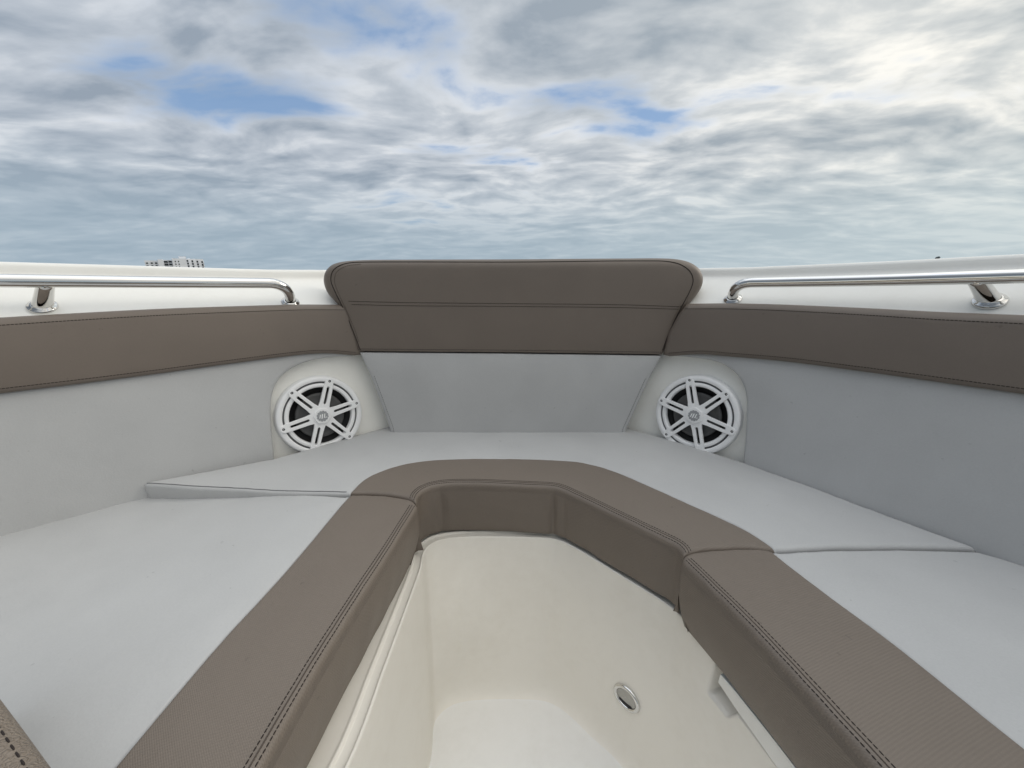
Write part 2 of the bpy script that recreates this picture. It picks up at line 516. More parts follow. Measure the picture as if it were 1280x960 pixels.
sweep("gunwale", gun_prof, M["gelcoat"], zfun=gz)
hull_prof = [(0.206, 0.335), (0.203, 0.31), (0.196, 0.2), (0.17, 0.0), (0.12, -0.3), (0.02, -0.55), (-0.12, -0.75), (-0.3, -0.9)]
sweep("hull", hull_prof, M["hull"], zfun=lambda u, d: gz(u, 0.2) * smooth01((d - 0.1) / 0.1))
def GUN(u, v, w):                                     # v: 0..1 across the sloping face, w along its normal
    x, y, nx, ny = base_at(u)
    L = math.hypot(GB[0] - GA[0], GB[1] - GA[1])
    tx, tz = (GB[0] - GA[0]) / L, (GB[1] - GA[1]) / L
    d = GA[0] + (GB[0] - GA[0]) * v - tz * w; z = GA[1] + (GB[1] - GA[1]) * v + 0.003 * math.sin(math.pi * min(max(v, 0), 1)) + tx * w
    return Vector((x + nx * d, y + ny * d, z + gz(u, GA[0] + (GB[0] - GA[0]) * v)))

# ---- foredeck behind the backrest and the bulkhead that carries it
uA, uB = u_near(-0.34, 0.925), u_near(0.32, 0.885)
deck = [WALL(u, 0.30, -0.018) for u in np.linspace(uA, uB, 60)]
V = [Vector((p.x, p.y, 0.303)) for p in deck]; c0 = Vector((0, 0.985, 0.303))
nV = len(V); V.append(Vector((-0.36, 0.985, 0.303))); V.append(Vector((0.34, 0.985, 0.303)))
V += [Vector((0.34, 0.985, -0.11)), Vector((-0.36, 0.985, -0.11))]
obj("foredeck", V, [tuple(range(nV))[::-1] + (nV, nV + 1), (nV, nV + 3, nV + 2, nV + 1)], M["gelcoat"], boat, smooth=False)

# ---- foot well
Z_RIM, Z_FL = -0.116, -0.44
rim_px = [(436, 960), (483, 835), (517, 741), (527, 712), (532, 690), (545, 679), (572, 674), (612, 673), (660, 674), (692, 676), (713, 684), (779, 724), (846, 768)]
flo_px = [(537, 990), (538, 948), (540, 926), (543, 908), (553, 893), (569, 883), (596, 878), (645, 877), (680, 879.5), (702, 890), (737, 923), (772, 956)]
rim = [G(a, b, Z_RIM) for a, b in rim_px]; flo = [G(a, b, Z_FL) for a, b in flo_px]
rim = [Vector((-0.262, -0.9, Z_RIM)), Vector((-0.245, -0.3, Z_RIM)), Vector((-0.225, 0.05, Z_RIM))] + rim
flo = [Vector((-0.215, -0.9, Z_FL)), Vector((-0.205, -0.3, Z_FL)), Vector((-0.185, 0.05, Z_FL)), Vector((-0.158, 0.24, Z_FL)), Vector((-0.149, 0.34, Z_FL)), Vector((-0.144, 0.42, Z_FL)), Vector((-0.142, 0.47, Z_FL))] + flo[3:]
r_end = rim[-1]
rim += [Vector((0.262, 0.415, Z_RIM)), Vector((0.285, 0.35, Z_RIM)), Vector((0.312, 0.24, Z_RIM)), Vector((0.345, 0.05, Z_RIM)), Vector((0.37, -0.3, Z_RIM)), Vector((0.38, -0.9, Z_RIM))]
flo += [Vector((0.215, 0.395, Z_FL)), Vector((0.238, 0.33, Z_FL)), Vector((0.265, 0.22, Z_FL)), Vector((0.295, 0.03, Z_FL)), Vector((0.315, -0.3, Z_FL)), Vector((0.32, -0.9, Z_FL))]
assert len(rim) == len(flo), (len(rim), len(flo))
NS = 14
rimS, floS = spline(rim, NS), spline(flo, NS)
def well_uv(u, v):
    """u: 0..1 round the well, v: 0 rim .. 1 floor edge"""
    q = min(max(u, 0), 1) * (len(rimS) - 1); i = min(int(q), len(rimS) - 2); f = q - i
    a = rimS[i].lerp(rimS[i + 1], f); b = floS[i].lerp(floS[i + 1], f)
    out = a - b; out.z = 0
    dd = out.length
    foot = b + (out.normalized() * min(0.020, dd * 0.6) if dd > 1e-6 else Vector())
    vc = 0.86
    top = a.lerp(foot, vc)
    uu = min(max(u, 0), 1)
    fill = Vector((1, -1, 0)) * (0.017 * math.exp(-((uu - 0.405) / 0.060) ** 2)) + Vector((-0.5, -1, 0)) * (0.008 * math.exp(-((uu - 0.60) / 0.045) ** 2))
    fill *= math.sin(math.pi * min(v * 1.08, 1.0)) ** 1.2 if v > 0 else 0.0
    if v <= vc: return a.lerp(foot, v) + fill
    t = (v - vc) / (1 - vc)
    return top * (1 - t) ** 2 + foot * 2 * t * (1 - t) + b * t * t + fill
def well_n(u, v):
    e = 1e-3
    a = well_uv(u + e, v) - well_uv(u - e, v); b = well_uv(u, min(v + e, .999)) - well_uv(u, v - e)
    n = a.cross(b).normalized()
    c = Vector((0.05, 0.35, -0.28)) - well_uv(u, v)
    return n if n.dot(c) > 0 else -n
def WELL(u, v, w): return well_uv(u, v) + well_n(u, v) * w
# recess at the top of the right wall, in front of the hatch
rec_px = [(880, 770), (884, 806), (886, 868), (893, 880), (910, 895), (921, 884), (960, 934), (1000, 985), (1100, 985), (960, 820), (905, 790)]
def wu(p): return inv(p[0], p[1], WELL, (0.70, 0.3))
def inv_w(px, py):
    best = None
    for uu in np.linspace(0.5, 0.95, 46):
        for vv in np.linspace(0.02, 0.9, 14):
            p = well_uv(uu, vv)
            if p.y < 0.03: continue
            q = proj(p)
            d = (q[0] - px) ** 2 + (q[1] - py) ** 2
            if best is None or d < best[0]: best = (d, uu, vv)
    return inv(px, py, lambda u, v, w: well_uv(u, v), (best[1], best[2]))
def smooth01(x): x = min(max(x, 0), 1); return x * x * (3 - 2 * x)
rc_a = inv_w(885, 868); rc_b = inv_w(908, 893); rc_c = inv_w(919, 882); rc_d = inv_w(976, 960)
REC_U = rc_a[0]
def rec_depth(u, v):
    # recess: everything aft of REC_U and above a sill line
    sill = float(np.interp(u, [rc_b[0] + .001, rc_c[0] + .003, rc_d[0], 0.94], [rc_b[1], rc_c[1] + .014, rc_d[1] + .010, rc_d[1] + .010]))
    a = smooth01((u - REC_U + 0.0012) / 0.0032)
    b = smooth01((sill - v + 0.006) / 0.012)
    return -0.032 * a * b
nu, nv = 640, 130
V, UVs, Fc = [], [], []
for i in range(nu + 1):
    u = i / nu
    for j in range(nv + 1):
        v = j / nv
        p = well_uv(u, v)
        d = rec_depth(u, v) if u > 0.5 else 0
        if d: p = p + well_n(u, max(v, 0.01)) * d
        V.append(p)
for i in range(nu):
    for j in range(nv):
        a = i * (nv + 1) + j
        Fc.append((a, a + 1, a + nv + 2, a + nv + 1))
# floor
nW = len(V)
Vf = [well_uv(i / nu, 1.0) for i in range(nu + 1)]
idx = [i * (nv + 1) + nv for i in range(nu + 1)]
Fc.append(tuple(idx))
# flange: rim lip, gutter with two ridges, then flat out under the cushions
rimN = []
for i in range(nu + 1):
    u = i / nu
    a, b = well_uv(max(u - .004, 0), 0), well_uv(min(u + .004, 1), 0)
    t = (b - a).normalized(); n = Vector((-t.y, t.x, 0))
    if n.dot(Vector((0.05, 0.2, Z_RIM)) - well_uv(u, 0)) > 0: n = -n
    rimN.append(n)
for _ in range(20):
    rimN = [rimN[0]] + [(rimN[i - 1] + rimN[i] * 2 + rimN[i + 1]).normalized() for i in range(1, nu)] + [rimN[-1]]
fl_prof = [(0, 0), (.0005, .0018), (.0014, .0030), (.0026, .0034), (.0038, .0026), (.0046, .0010), (.0054, .0002), (.0062, 0), (.010, 0), (.0148, 0), (.0156, .0003),
           (.0164, .0012), (.0172, .0026), (.0184, .0036), (.0196, .0036), (.0208, .0029), (.022, .0022), (.024, .0020), (.03, .0020), (.05, .0020), (.075, .0010), (.13, -.001)]
prev = [i * (nv + 1) for i in range(nu + 1)]
for d, dz in fl_prof[1:]:
    cur = []
    for i in range(nu + 1):
        q = well_uv(i / nu, 0)
        f = rec_depth(i / nu, 0.0) if i / nu > 0.5 else 0
        V.append(q + rimN[i] * (d - f) + Vector((0, 0, dz))); cur.append(len(V) - 1)
    for i in range(nu): Fc.append((prev[i], prev[i + 1], cur[i + 1], cur[i]))
    prev = cur
well = obj("foot_well", V, Fc, M["well"], boat)
bm = bmesh.new(); bm.from_mesh(well.data); bmesh.ops.recalc_face_normals(bm, faces=bm.faces)
bm.to_mesh(well.data); bm.free()
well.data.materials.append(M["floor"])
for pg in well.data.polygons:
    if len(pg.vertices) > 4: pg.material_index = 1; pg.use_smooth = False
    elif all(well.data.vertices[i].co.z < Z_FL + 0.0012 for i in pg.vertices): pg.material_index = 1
# hatch panel in the recess
def HATCH(u, v, w): return well_uv(u, v) + well_n(u, max(v, .02)) * w
h1 = inv_w(905, 822); h2 = inv_w(900, 852); h3 = inv_w(920, 882); h4 = inv_w(972, 955)
ho = [(h1[0] + .0015, 0.03), (h1[0] + .0005, h1[1]), (h2[0], h2[1]), (h3[0], h3[1]), (h4[0], h4[1]), (0.93, h4[1] + .0), (0.93, 0.03)]
def hatch_pts():
    Vh, Fh = [], []
    n = 60; k = 10
    for i in range(n + 1):
        u = h2[0] + (0.93 - h2[0]) * (i / n) ** 1.5
        vb = float(np.interp(u, [h2[0], h3[0], h4[0], 0.94], [h2[1], h3[1], h4[1], h4[1]]))
        for j in range(k + 1):
            v = 0.02 + (vb - 0.02) * j / k
            Vh.append(HATCH(u, v, 0.0035))
    m = len(Vh)
    for i in range(n + 1):
        for j in range(k + 1):
            Vh.append(Vh[i * (k + 1) + j] - well_n(max(h2[0], min(.93, h2[0] + (0.93 - h2[0]) * (i / n) ** 1.5)), 0.3) * 0.016)
    for i in range(n):
        for j in range(k):
            a = i * (k + 1) + j
            Fh.append((a, a + 1, a + k + 2, a + k + 1)); Fh.append((m + a, m + a + k + 1, m + a + k + 2, m + a + 1))
        for j in (0, k):
            a = i * (k + 1) + j; Fh.append((a, a + k + 1, m + a + k + 1, m + a))
    for i in (0, n):
        for j in range(k):
            a = i * (k + 1) + j; Fh.append((a, a + 1, m + a + 1, m + a))
    return Vh, Fh
Vh, Fh = hatch_pts()
hp = obj("hatch_panel", Vh, Fh, M["gelcoat"], boat)
bm = bmesh.new(); bm.from_mesh(hp.data); bmesh.ops.recalc_face_normals(bm, faces=bm.faces); bm.to_mesh(hp.data); bm.free()
sharp(hp); bevel(hp, 0.003, 3)

def box_(x0, x1, y0, y1, z0, z1):
    V = [Vector((x, y, z)) for x in (x0, x1) for y in (y0, y1) for z in (z0, z1)]
    return V, [(0, 1, 3, 2), (4, 6, 7, 5), (0, 4, 5, 1), (2, 3, 7, 6), (0, 2, 6, 4), (1, 5, 7, 3)]
# courtesy light on the right wall of the well
cu = inv_w(784, 871.5)
n = well_n(*cu); c = well_uv(*cu)
tz = Vector((0, 0, 1)); tz = (tz - n * tz.dot(n)).normalized(); tx = tz.cross(n)
def frame(c, x, y, z): return Matrix(((x.x, y.x, z.x, c.x), (x.y, y.y, z.y, c.y), (x.z, y.z, z.z, c.z), (0, 0, 0, 1)))
XF = frame(c, tx, tz, n) @ Matrix.Scale(1.28, 4)
light = obj("courtesy_light", *lathe([(0.0, .0005), (0.0125, .0005)], XF, 40), M["screw"], boat)
def squircle(prof, xf, seg=56):
    V, Fc = lathe(prof, Matrix.Identity(4), seg)
    V = [xf @ Vector((v.x * 1.18, v.y * 1.0, v.z)) for v in V]
    return V, Fc
obj("bezel", *squircle([(0.0165, 0.0), (0.0168, 0.002), (0.0155, 0.0042), (0.0132, 0.0046), (0.0118, 0.0032), (0.0115, 0.001)], XF), M["chrome"], light)
V, Fc = squircle([(0.0118, 0.0018), (0.006, 0.0028), (0.0001, 0.0031)], XF)
obj("lens", V, Fc, M["lens"], light)
V, Fc = box_(-0.0085, 0.0085, -0.0098, -0.0068, 0.0015, 0.0032)
obj("reflector", [XF @ v for v in V], Fc, M["black"], light, smooth=False)

# ---- speakers on the liner between the backrest and the side panels
def make_speaker(px, py, spin):
    g = (u_near(-0.42, 0.82), 0.1) if px < 640 else (u_near(0.40, 0.81), 0.1)
    u, v = inv(px, py, WALL, g, -WB + 0.022)
    c = WALL(u, v, -WB + 0.001)
    x, y, nx, ny = base_at(u)
    nrm = Vector((-nx, -ny, LEAN)).normalized()
    up = Vector((0, 0, 1)); up = (up - nrm * up.dot(nrm)).normalized(); rt = up.cross(nrm)
    XF = frame(c, rt, up, nrm) @ Matrix.Scale(1.04, 4)
    RS = XF @ Matrix.Rotation(R(spin), 4, "Z")
    ring = obj("speaker", *lathe([(0.0885, -0.004), (0.0885, 0.002), (0.0868, 0.0045), (0.0865, 0.0165), (0.0855, 0.0195), (0.0835, 0.0212), (0.0765, 0.0216),
        (0.0752, 0.0206), (0.0748, 0.0150), (0.0712, 0.0148), (0.0708, 0.0192), (0.0698, 0.0204), (0.0650, 0.0206), (0.0635, 0.0196), (0.0622, 0.0150), (0.0618, 0.004)], XF, 96), M["white"], boat)
    obj("groove_shade", *lathe([(0.0750, 0.0158), (0.0710, 0.0158)], XF, 72), M["groove_shade"], ring)  # dark ring added in the groove, standing in for its shade
    obj("speaker_basket", *lathe([(0.0620, 0.010), (0.0612, 0.0035), (0.0001, 0.0030)], XF), M["black"], ring)
    obj("speaker_cone", *lathe([(0.0500, 0.0040), (0.0496, 0.0088), (0.0465, 0.0102), (0.0430, 0.0092), (0.0220, 0.0062), (0.0200, 0.0085), (0.0120, 0.0118), (0.0001, 0.0128)], XF), M["cone"], ring)
    out, holes = [], []
    for k in range(6):
        a = R(60 * k)
        loc = [(0.0225 * math.cos(R(-30)), 0.0225 * math.sin(R(-30)))]
        loc += [(0.030, -0.0100), (0.066, -0.0092), (0.0745, -0.0084)]
        loc += [(0.0775 + 0.0062 * math.cos(R(t)), 0.0072 * math.sin(R(t))) for t in range(-75, 76, 15)]
        loc += [(0.0745, 0.0084), (0.066, 0.0092), (0.030, 0.0100)]
        ca, sa = math.cos(a), math.sin(a)
        out += [(p[0] * ca - p[1] * sa, p[0] * sa + p[1] * ca) for p in loc]
        sl = [(0.0285 - 0.0028 * math.sin(R(t)), 0.0027 * math.cos(R(t))) for t in range(0, 181, 20)] + [(0.0625 + 0.0028 * math.sin(R(t)), -0.0027 * math.cos(R(t))) for t in range(0, 181, 20)]
        sh = [(0.0770 + 0.0027 * math.cos(R(t)), 0.0027 * math.sin(R(t))) for t in range(0, 360, 30)]
        for h in (sl, sh): holes.append([(p[0] * ca - p[1] * sa, p[0] * sa + p[1] * ca) for p in h])
    g = obj("grille", *prism(out, holes, 0.0165, 0.0246, RS), M["white"], ring, smooth=False)
    bevel(g, 0.0010, 2)
    for k in range(6):
        a = R(60 * k); q = RS @ Matrix.Translation((0.0770 * math.cos(a), 0.0770 * math.sin(a), 0))
        obj("screw", *lathe([(0.0026, 0.0165), (0.0026, 0.0222), (0.0016, 0.0228), (0.0010, 0.0212), (0.0001, 0.0212)], q, 12), M["screw"], ring)
    hub = [(0.0172 * math.cos(R(30 * k + 15)) * (1.06 if k % 2 else 0.97), 0.0172 * math.sin(R(30 * k + 15)) * (1.06 if k % 2 else 0.97)) for k in range(12)]
    h = obj("hub", *prism(hub, [], 0.0240, 0.0285, RS), M["white"], ring, smooth=False); bevel(h, 0.0014, 2)
    # badge: grey notched disc with a few slanted raised strokes
    bo = []
    for k in range(48):
        rr = 0.0118 if k % 4 else 0.0102
        bo.append((rr * math.cos(R(7.5 * k)), rr * math.sin(R(7.5 * k))))
    parts = [prism(bo, [], 0.0284, 0.0294, XF)]
    b_ = obj("badge", *merge(parts), M["badge"], ring, smooth=False)
    strokes = []
    for x0, x1, y0, y1 in ((-0.0062, -0.0042, -0.004, 0.004), (-0.0022, 0.0002, -0.0052, 0.0046), (0.0028, 0.0048, -0.0046, 0.0046), (0.0050, 0.0078, -0.0046, -0.0028)):
        sk = 0.0012
        strokes.append(prism([(x0 - sk, y0), (x1 - sk, y0), (x1 + sk, y1), (x0 + sk, y1)], [], 0.0293, 0.0298, XF))
    obj("badge_emblem", *merge(strokes), M["white"], ring, smooth=False)
    return ring
sp_l = make_speaker(402.5, 521.5, 9); sp_r = make_speaker(868.5, 521, -12)
sp_l["label"] = "white speaker in the bow panel beside the left end of the backrest"
sp_r["label"] = "white speaker in the bow panel beside the right end of the backrest"

# ---- grab rails
def make_rail(bases, run, label):
    """bases: picture points of the feet on the gunwale, first = the forward bent end"""
    us = []
    for px, py in bases:
        g = (u_near(-0.75, 0.60), 0.2) if px < 640 else (u_near(0.66, 0.50), 0.2)
        us.append(inv(px, py, GUN, g))
    sgn = -1 if us[1][0] < us[0][0] else 1
    u0 = us[0][0]
    HT = run
    v0 = us[0][1]; v1 = us[1][1]
    slope = (v1 - v0) / (us[1][0] - us[0][0])
    def rp(u, w): return GUN(u, v0 + slope * (u - u0), w)
    pts = [rp(u0, 0.0), rp(u0, 0.006), rp(u0 + sgn * 0.001, HT * 0.35)]
    for q in np.linspace(10, 90, 8):
        pts.append(rp(u0 + sgn * (0.002 + HT * 0.75 * (1 - math.cos(R(q)))), HT * 0.35 + HT * 0.65 * math.sin(R(q))))
    uu = u0 + sgn * 0.06
    while 0.3 < uu < U_TOT - 0.3:
        pts.append(rp(uu, HT)); uu += sgn * 0.03
    pts = spline(pts, 3)
    rail = obj("grab_rail", *tube_data(pts, 0.0103, 20), M["chrome"], boat)
    rail["label"] = label
    feet = [us[0][0]]
    d = us[1][0] - u0; k = 1
    feet.append(us[1][0]); feet.append(us[1][0] + d)
    for i, fu in enumerate(feet):
        if not 0.3 < fu < U_TOT - 0.3: continue
        b = rp(fu, 0); n_ = (rp(fu, 0.01) - b).normalized()
        t_ = (rp(fu + 0.01, 0) - b); t_ = (t_ - n_ * t_.dot(n_)).normalized(); q_ = n_.cross(t_)
        XF = frame(b, t_, q_, n_)
        if i:
            top_ = rp(fu - sgn * 0.019, HT)
            obj("stanchion", *tube_data([b.lerp(top_, q) for q in (0.0, 0.1, 0.25, 0.6, 0.8, 1.0)], [0.0130, 0.0126, 0.0118, 0.0108, 0.0104, 0.0102], 24), M["chrome"], rail)
        obj("flange", *lathe([(0.0185, -0.0015), (0.0185, 0.0015), (0.0172, 0.0032), (0.0145, 0.0040), (0.0138, 0.0058), (0.0112, 0.0066)], XF, 32), M["chrome"], rail)
    return rail
make_rail([(363, 378), (53, 383)], 0.052, "steel grab rail along the left gunwale")
make_rail([(916, 374), (1237, 376)], 0.044, "steel grab rail along the right gunwale")

# ================================================================== upholstery
def SEAT(zf):
    return lambda u, v, w: Vector((u, v, w + zf(u, v)))
flat = SEAT(lambda u, v: 0.0)
SEAT_T, SEAT_D = 0.0, 0.1135

def g2(pts, z=0.0): return [G(a, b, z).to_2d() for a, b in pts]
def s2(pts, n=6): return [Vector((p.x, p.y)) for p in spline([(p[0], p[1], 0) for p in pts], n)]
def with_r(pts, r): return [((p[0], p[1]), r) for p in pts]

# forward cushion --------------------------------------------------
f_out = s2(g2([(438, 617), (455, 600.5), (474, 590.5), (505, 581), (542, 576), (590, 574), (655, 574.5), (715, 577), (745, 582.5), (775, 592), (810, 607.5), (862, 631), (905, 650), (936, 665.5), (957, 679), (969, 688)]), 5)
f_in = s2(g2([(520, 628), (525.5, 616.5), (537, 609.5), (555, 606), (592, 605.5), (640, 607), (672, 608.5), (695, 610.5), (712, 617), (764, 642.5), (828, 673.5), (846, 683), (855, 694)]), 5)
l_seam = s2(g2([(438, 617), (478, 618), (505, 622), (520, 628)]), 4)
r_seam = s2(g2([(855, 694), (880, 688), (905, 686), (935, 685), (955, 687), (969, 688)]), 4)
fwd = empty("seat_cushion", "pale grey forward seat cushion with curved taupe bolster, below the backrest", "seat cushion", (0, 0.8, -0.11), "cushions of the bow seat")
def bump(x, w): return math.exp(-(x / w) ** 2)
def z_fwd(u, v):                   # outer left tip rides up a little
    return 0.014 * smooth01((-u - 0.33) / 0.34) + 0.002 * smooth01((u - 0.45) / 0.2)
SF = SEAT(z_fwd)
ob_ = with_r(f_out, 0.004)[:-1] + with_r(r_seam[::-1], 0.006)[:-1] + with_r(f_in[::-1], 0.008)[:-1] + with_r(l_seam[::-1], 0.006)[:-1]
P_fb = Pad(ob_, SF, 0.0015, SEAT_D - 0.005, crown=0.003, crown_w=0.03, step=0.009, tuck=0.010, bulge=0.003, seed=3, ripple=0.0032, rows=14, bstep=0.003, creases=[(*G(550, 606).to_2d(), 0.0045), (*G(556, 606).to_2d(), 0.002), (*G(692, 610.5).to_2d(), 0.0045), (*G(706, 615.5).to_2d(), 0.0015)])
P_fb.build("bolster", M["taupe"], fwd)
def inv_s(pts, S, g=(0, .6)): return [Vector(inv(a, b, S, G(a, b).to_2d())) for a, b in pts]
lw = inv_s([(440, 545), (341, 573), (260, 588.5), (179, 603.5)], SF)
ls = inv_s([(181, 606), (240, 609.5), (320, 613.5), (400, 616.5), (432, 617)], SF)
rw = inv_s([(1222, 684), (1165, 664), (1100, 640), (1010, 606), (928, 577), (860, 555), (790, 536)], SF)
rs_ = inv_s([(973, 687), (1040, 683.8), (1119, 682.5), (1218, 684.5)], SF)
og = with_r(f_out, 0.004) + with_r(rs_, 0.006) + with_r(rw, 0.008)
og += [((0.29, 0.935), 0.008), ((-0.31, 0.935), 0.008)] + with_r(lw, 0.008) + with_r(ls, 0.006)
P_fg = Pad(og, SF, 0.0, SEAT_D, crown=0.006, crown_w=0.05, step=0.009, tuck=0.002, wrinkle=0.0008)
P_fg.build("seat_panel", M["grey"], fwd)

SEAM_EDGE = ls
def offset_line(pts, d):           # shift a 2D polyline to its left by d
    P = np.array([(p[0], p[1]) for p in pts]); t = np.gradient(P, axis=0); t /= np.maximum(np.linalg.norm(t, axis=1, keepdims=True), 1e-9)
    return [Vector((a[0] - b[1] * d, a[1] + b[0] * d)) for a, b in zip(P, t)]
def pick_side(pts, d, inside):     # the offset that lies inside the pad
    a = offset_line(pts, d); b = offset_line(pts, -d)
    m = len(a) // 2
    return a if inpoly(np.array([tuple(a[m])]), inside.P)[0] else b
def rows(pad, edge, ds, parent, dash=(0.0036, 0.0008), trim=0.004, r=0.00058):
    for d, kind in ds:
        pl = pick_side(edge, d, pad)
        pl = [p for p in pl if inpoly(np.array([tuple(p)]), pad.P)[0]]
        pts = pad.line(pl, 0.0001)
        if kind == "stitch": thread("stitching", pts, M["thread"], parent, r, dash)
        else: thread("seam", pts, M["seam"], parent, 0.0007)
rows(P_fb, f_in, [(0.0052, "stitch"), (0.0092, "seam"), (0.0132, "stitch")], P_fb.obj)

thread("seam", P_fg.line(pick_side(SEAM_EDGE, 0.0045, P_fg), 0.0002), M["grey_thread"], P_fg.obj, 0.0009)
# left cushion --------------------------------------------------------
lc = empty("seat_cushion", "long pale grey side cushion with straight taupe bolster on the left of the foot well", "seat cushion", (-0.45, 0.2, -0.11), "cushions of the bow seat")
lb_out = g2([(438, 619), (375, 694), (330, 745), (285, 793), (210, 881), (144, 960)])
lb_out.append(ext(lb_out[-2], lb_out[-1], 0.2)); lb_out.append(ext(lb_out[-2], lb_out[-1], 0.5))
lb_in = g2([(522, 634), (488, 690), (449, 752), (400, 832), (328, 960)])
lb_in.append(ext(lb_in[-2], lb_in[-1], 0.2)); lb_in.append(ext(lb_in[-2], lb_in[-1], 0.5))
lb_out = s2(lb_out, 6); lb_in = s2(lb_in, 6)
l_head = s2(g2([(438, 619), (478, 620), (505, 624), (516, 627), (522, 634)]), 5)
def z_lb(u, v): return 0.0
ob_ = with_r(l_head, 0.006)[:-1] + with_r(lb_in, 0.008) + with_r(lb_out[::-1], 0.004)[:-1]
P_lb = Pad(ob_, flat, 0.002, SEAT_D + .002, crown=0.003, crown_w=0.03, step=0.009, tuck=0.018, bulge=0.004, seed=8, ripple=0.0022, rows=12)
P_lb.build("bolster", M["taupe"], lc)
rows(P_lb, lb_in, [(0.0052, "stitch"), (0.0092, "seam"), (0.0132, "stitch")], P_lb.obj)
def z_lc(u, v): return -0.015 * smooth01((-u - 0.30) / 0.32)
SL = SEAT(z_lc)
lseam2 = inv_s([(432, 620), (360, 617.5), (260, 616.5), (183, 616.5)], SL)
lwall = inv_s([(150, 621), (70, 645), (0, 667)], SL)
lw_ext = [Vector(WALL(u, -0.02, 0.0).to_2d()) for u in np.linspace(u_near(lwall[-1].x, lwall[-1].y) - 0.08, u_near(-1.18, -0.35), 8)]
og = with_r(lseam2, 0.007) + with_r(lwall, 0.010) + with_r(lw_ext, 0.010) + with_r(lb_out[::-1], 0.004)
P_lg = Pad(og, SL, -0.001, SEAT_D - 0.017, crown=0.007, crown_w=0.06, step=0.011, tuck=0.002, wrinkle=0.0009, seed=21)
P_lg.build("seat_panel", M["grey"], lc)

# right cushion -------------------------------------------------------
rc = empty("seat_cushion", "long pale grey side cushion with straight taupe bolster on the right of the foot well", "seat cushion", (0.5, 0.2, -0.11), "cushions of the bow seat")
rb_out = g2([(962, 689.5), (985, 708), (1040, 750), (1122, 810.5), (1200, 873), (1280, 938)])
rb_out.append(ext(rb_out[-2], rb_out[-1], 0.2)); rb_out.append(ext(rb_out[-2], rb_out[-1], 0.5))
rb_in = g2([(853, 703), (880, 730), (935, 786), (1000, 857), (1092, 960)])
rb_in.append(ext(rb_in[-2], rb_in[-1], 0.2)); rb_in.append(ext(rb_in[-2], rb_in[-1], 0.5))
rb_out = s2(rb_out, 6); rb_in = s2(rb_in, 6)
r_head = s2(g2([(853, 703), (856, 696), (866, 692), (885, 689.5), (920, 687.5), (945, 687.5), (962, 689.5)]), 5)
ob_ = with_r(r_head, 0.006)[:-1] + with_r(rb_out, 0.004) + with_r(rb_in[::-1], 0.008)[:-1]
P_rb = Pad(ob_, flat, 0.003, SEAT_D + .003, crown=0.003, crown_w=0.03, step=0.009, tuck=0.019, bulge=0.004, seed=5, ripple=0.0026, rows=12)
P_rb.build("bolster", M["taupe"], rc)
rows(P_rb, rb_in, [(0.0052, "stitch"), (0.0092, "seam"), (0.0132, "stitch")], P_rb.obj)
rseam2 = g2([(974, 690), (1040, 687), (1119, 685.5), (1220, 688.5)])
rwall = g2([(1245, 694), (1280, 705)])
rw_ext = [Vector(WALL(u, 0.0, 0.0).to_2d()) for u in np.linspace(u_near(rwall[-1].x, rwall[-1].y) + 0.06, u_near(1.0, -0.4), 8)]
og = with_r(rseam2, 0.006) + with_r(rwall, 0.010) + with_r(rw_ext, 0.010) + with_r(rb_out[::-1], 0.004)
P_rg = Pad(og, flat, 0.0, SEAT_D, crown=0.006, crown_w=0.05, step=0.011, tuck=0.002, wrinkle=0.0009, seed=33)
P_rg.build("seat_panel", M["grey"], rc)

# backrest ------------------------------------------------------------
BK_Y, BK_L = 0.880, 0.075
bkr = empty("backrest_cushion", "wide backrest across the bow, taupe upper half above a pale grey lower panel", "backrest", (0, 0.93, 0.0))
def BACK(u, v, w): return Vector((u, BK_Y + BK_L * v - w, v + BK_L * w))
def ib(pts): return [Vector(inv(a, b, BACK, (0, .2))) for a, b in pts]
top = ib([(449, 439), (441, 420), (432, 401), (420, 382), (407, 367), (401.5, 352), (404, 338), (415, 328.5), (440, 324.5), (500, 323.5), (640, 323), (780, 322), (835, 322), (860, 325), (876, 334), (882, 347), (879, 361), (865, 380), (851, 398), (838, 421), (828, 443)])
topL = s2(top, 5)
rr = []
for p in topL: rr.append((tuple(p), 0.006 + 0.014 * smooth01((p[1] - 0.24) / 0.06)))
seam_b = s2(ib([(828, 443), (640, 440.5), (449, 439)]), 8)
P_bu = Pad(rr[:-1] + with_r(seam_b, 0.003)[:-1], BACK, 0.003, 0.055, crown=0.004, crown_w=0.03, step=0.010, wrinkle=0.0004)
P_bu.build("upper_panel", M["taupe_smooth"], bkr)
low = ib([(449.5, 440.5), (640, 442), (827.5, 444.5)]); lowR = ib([(812, 475), (784, 537)]); lowL = ib([(486, 535), (462, 470)])
lowR.append(lowR[-1] + Vector((-0.005, -0.05))); lowL.insert(0, lowL[0] + Vector((0.005, -0.05)))
P_bl = Pad(with_r(low, 0.003) + with_r(lowR, 0.010) + with_r(lowL, 0.010), BACK, 0.001, 0.055, crown=0.005, crown_w=0.03, step=0.010, wrinkle=0.0004, seed=12)
P_bl.build("lower_panel", M["grey"], bkr)
for q0, q1 in ((lowR, 1), (lowL, 1)):
    e_ = [p for p in pick_side(resample([Vector((p.x, p.y, 0)) for p in q0], 0.01), 0.012, P_bl)]
    thread("stitching", P_bl.line([(p[0], p[1]) for p in e_], 0.0001), M["grey_thread"], P_bl.obj, 0.0007, (0.0036, 0.0009))
sb_l = ib([(437, 376.5), (500, 378), (640, 379.5), (780, 381), (852, 383.5)])
sb_l2 = ib([(441, 380.5), (500, 382), (640, 383), (780, 384.5), (848, 386.5)])
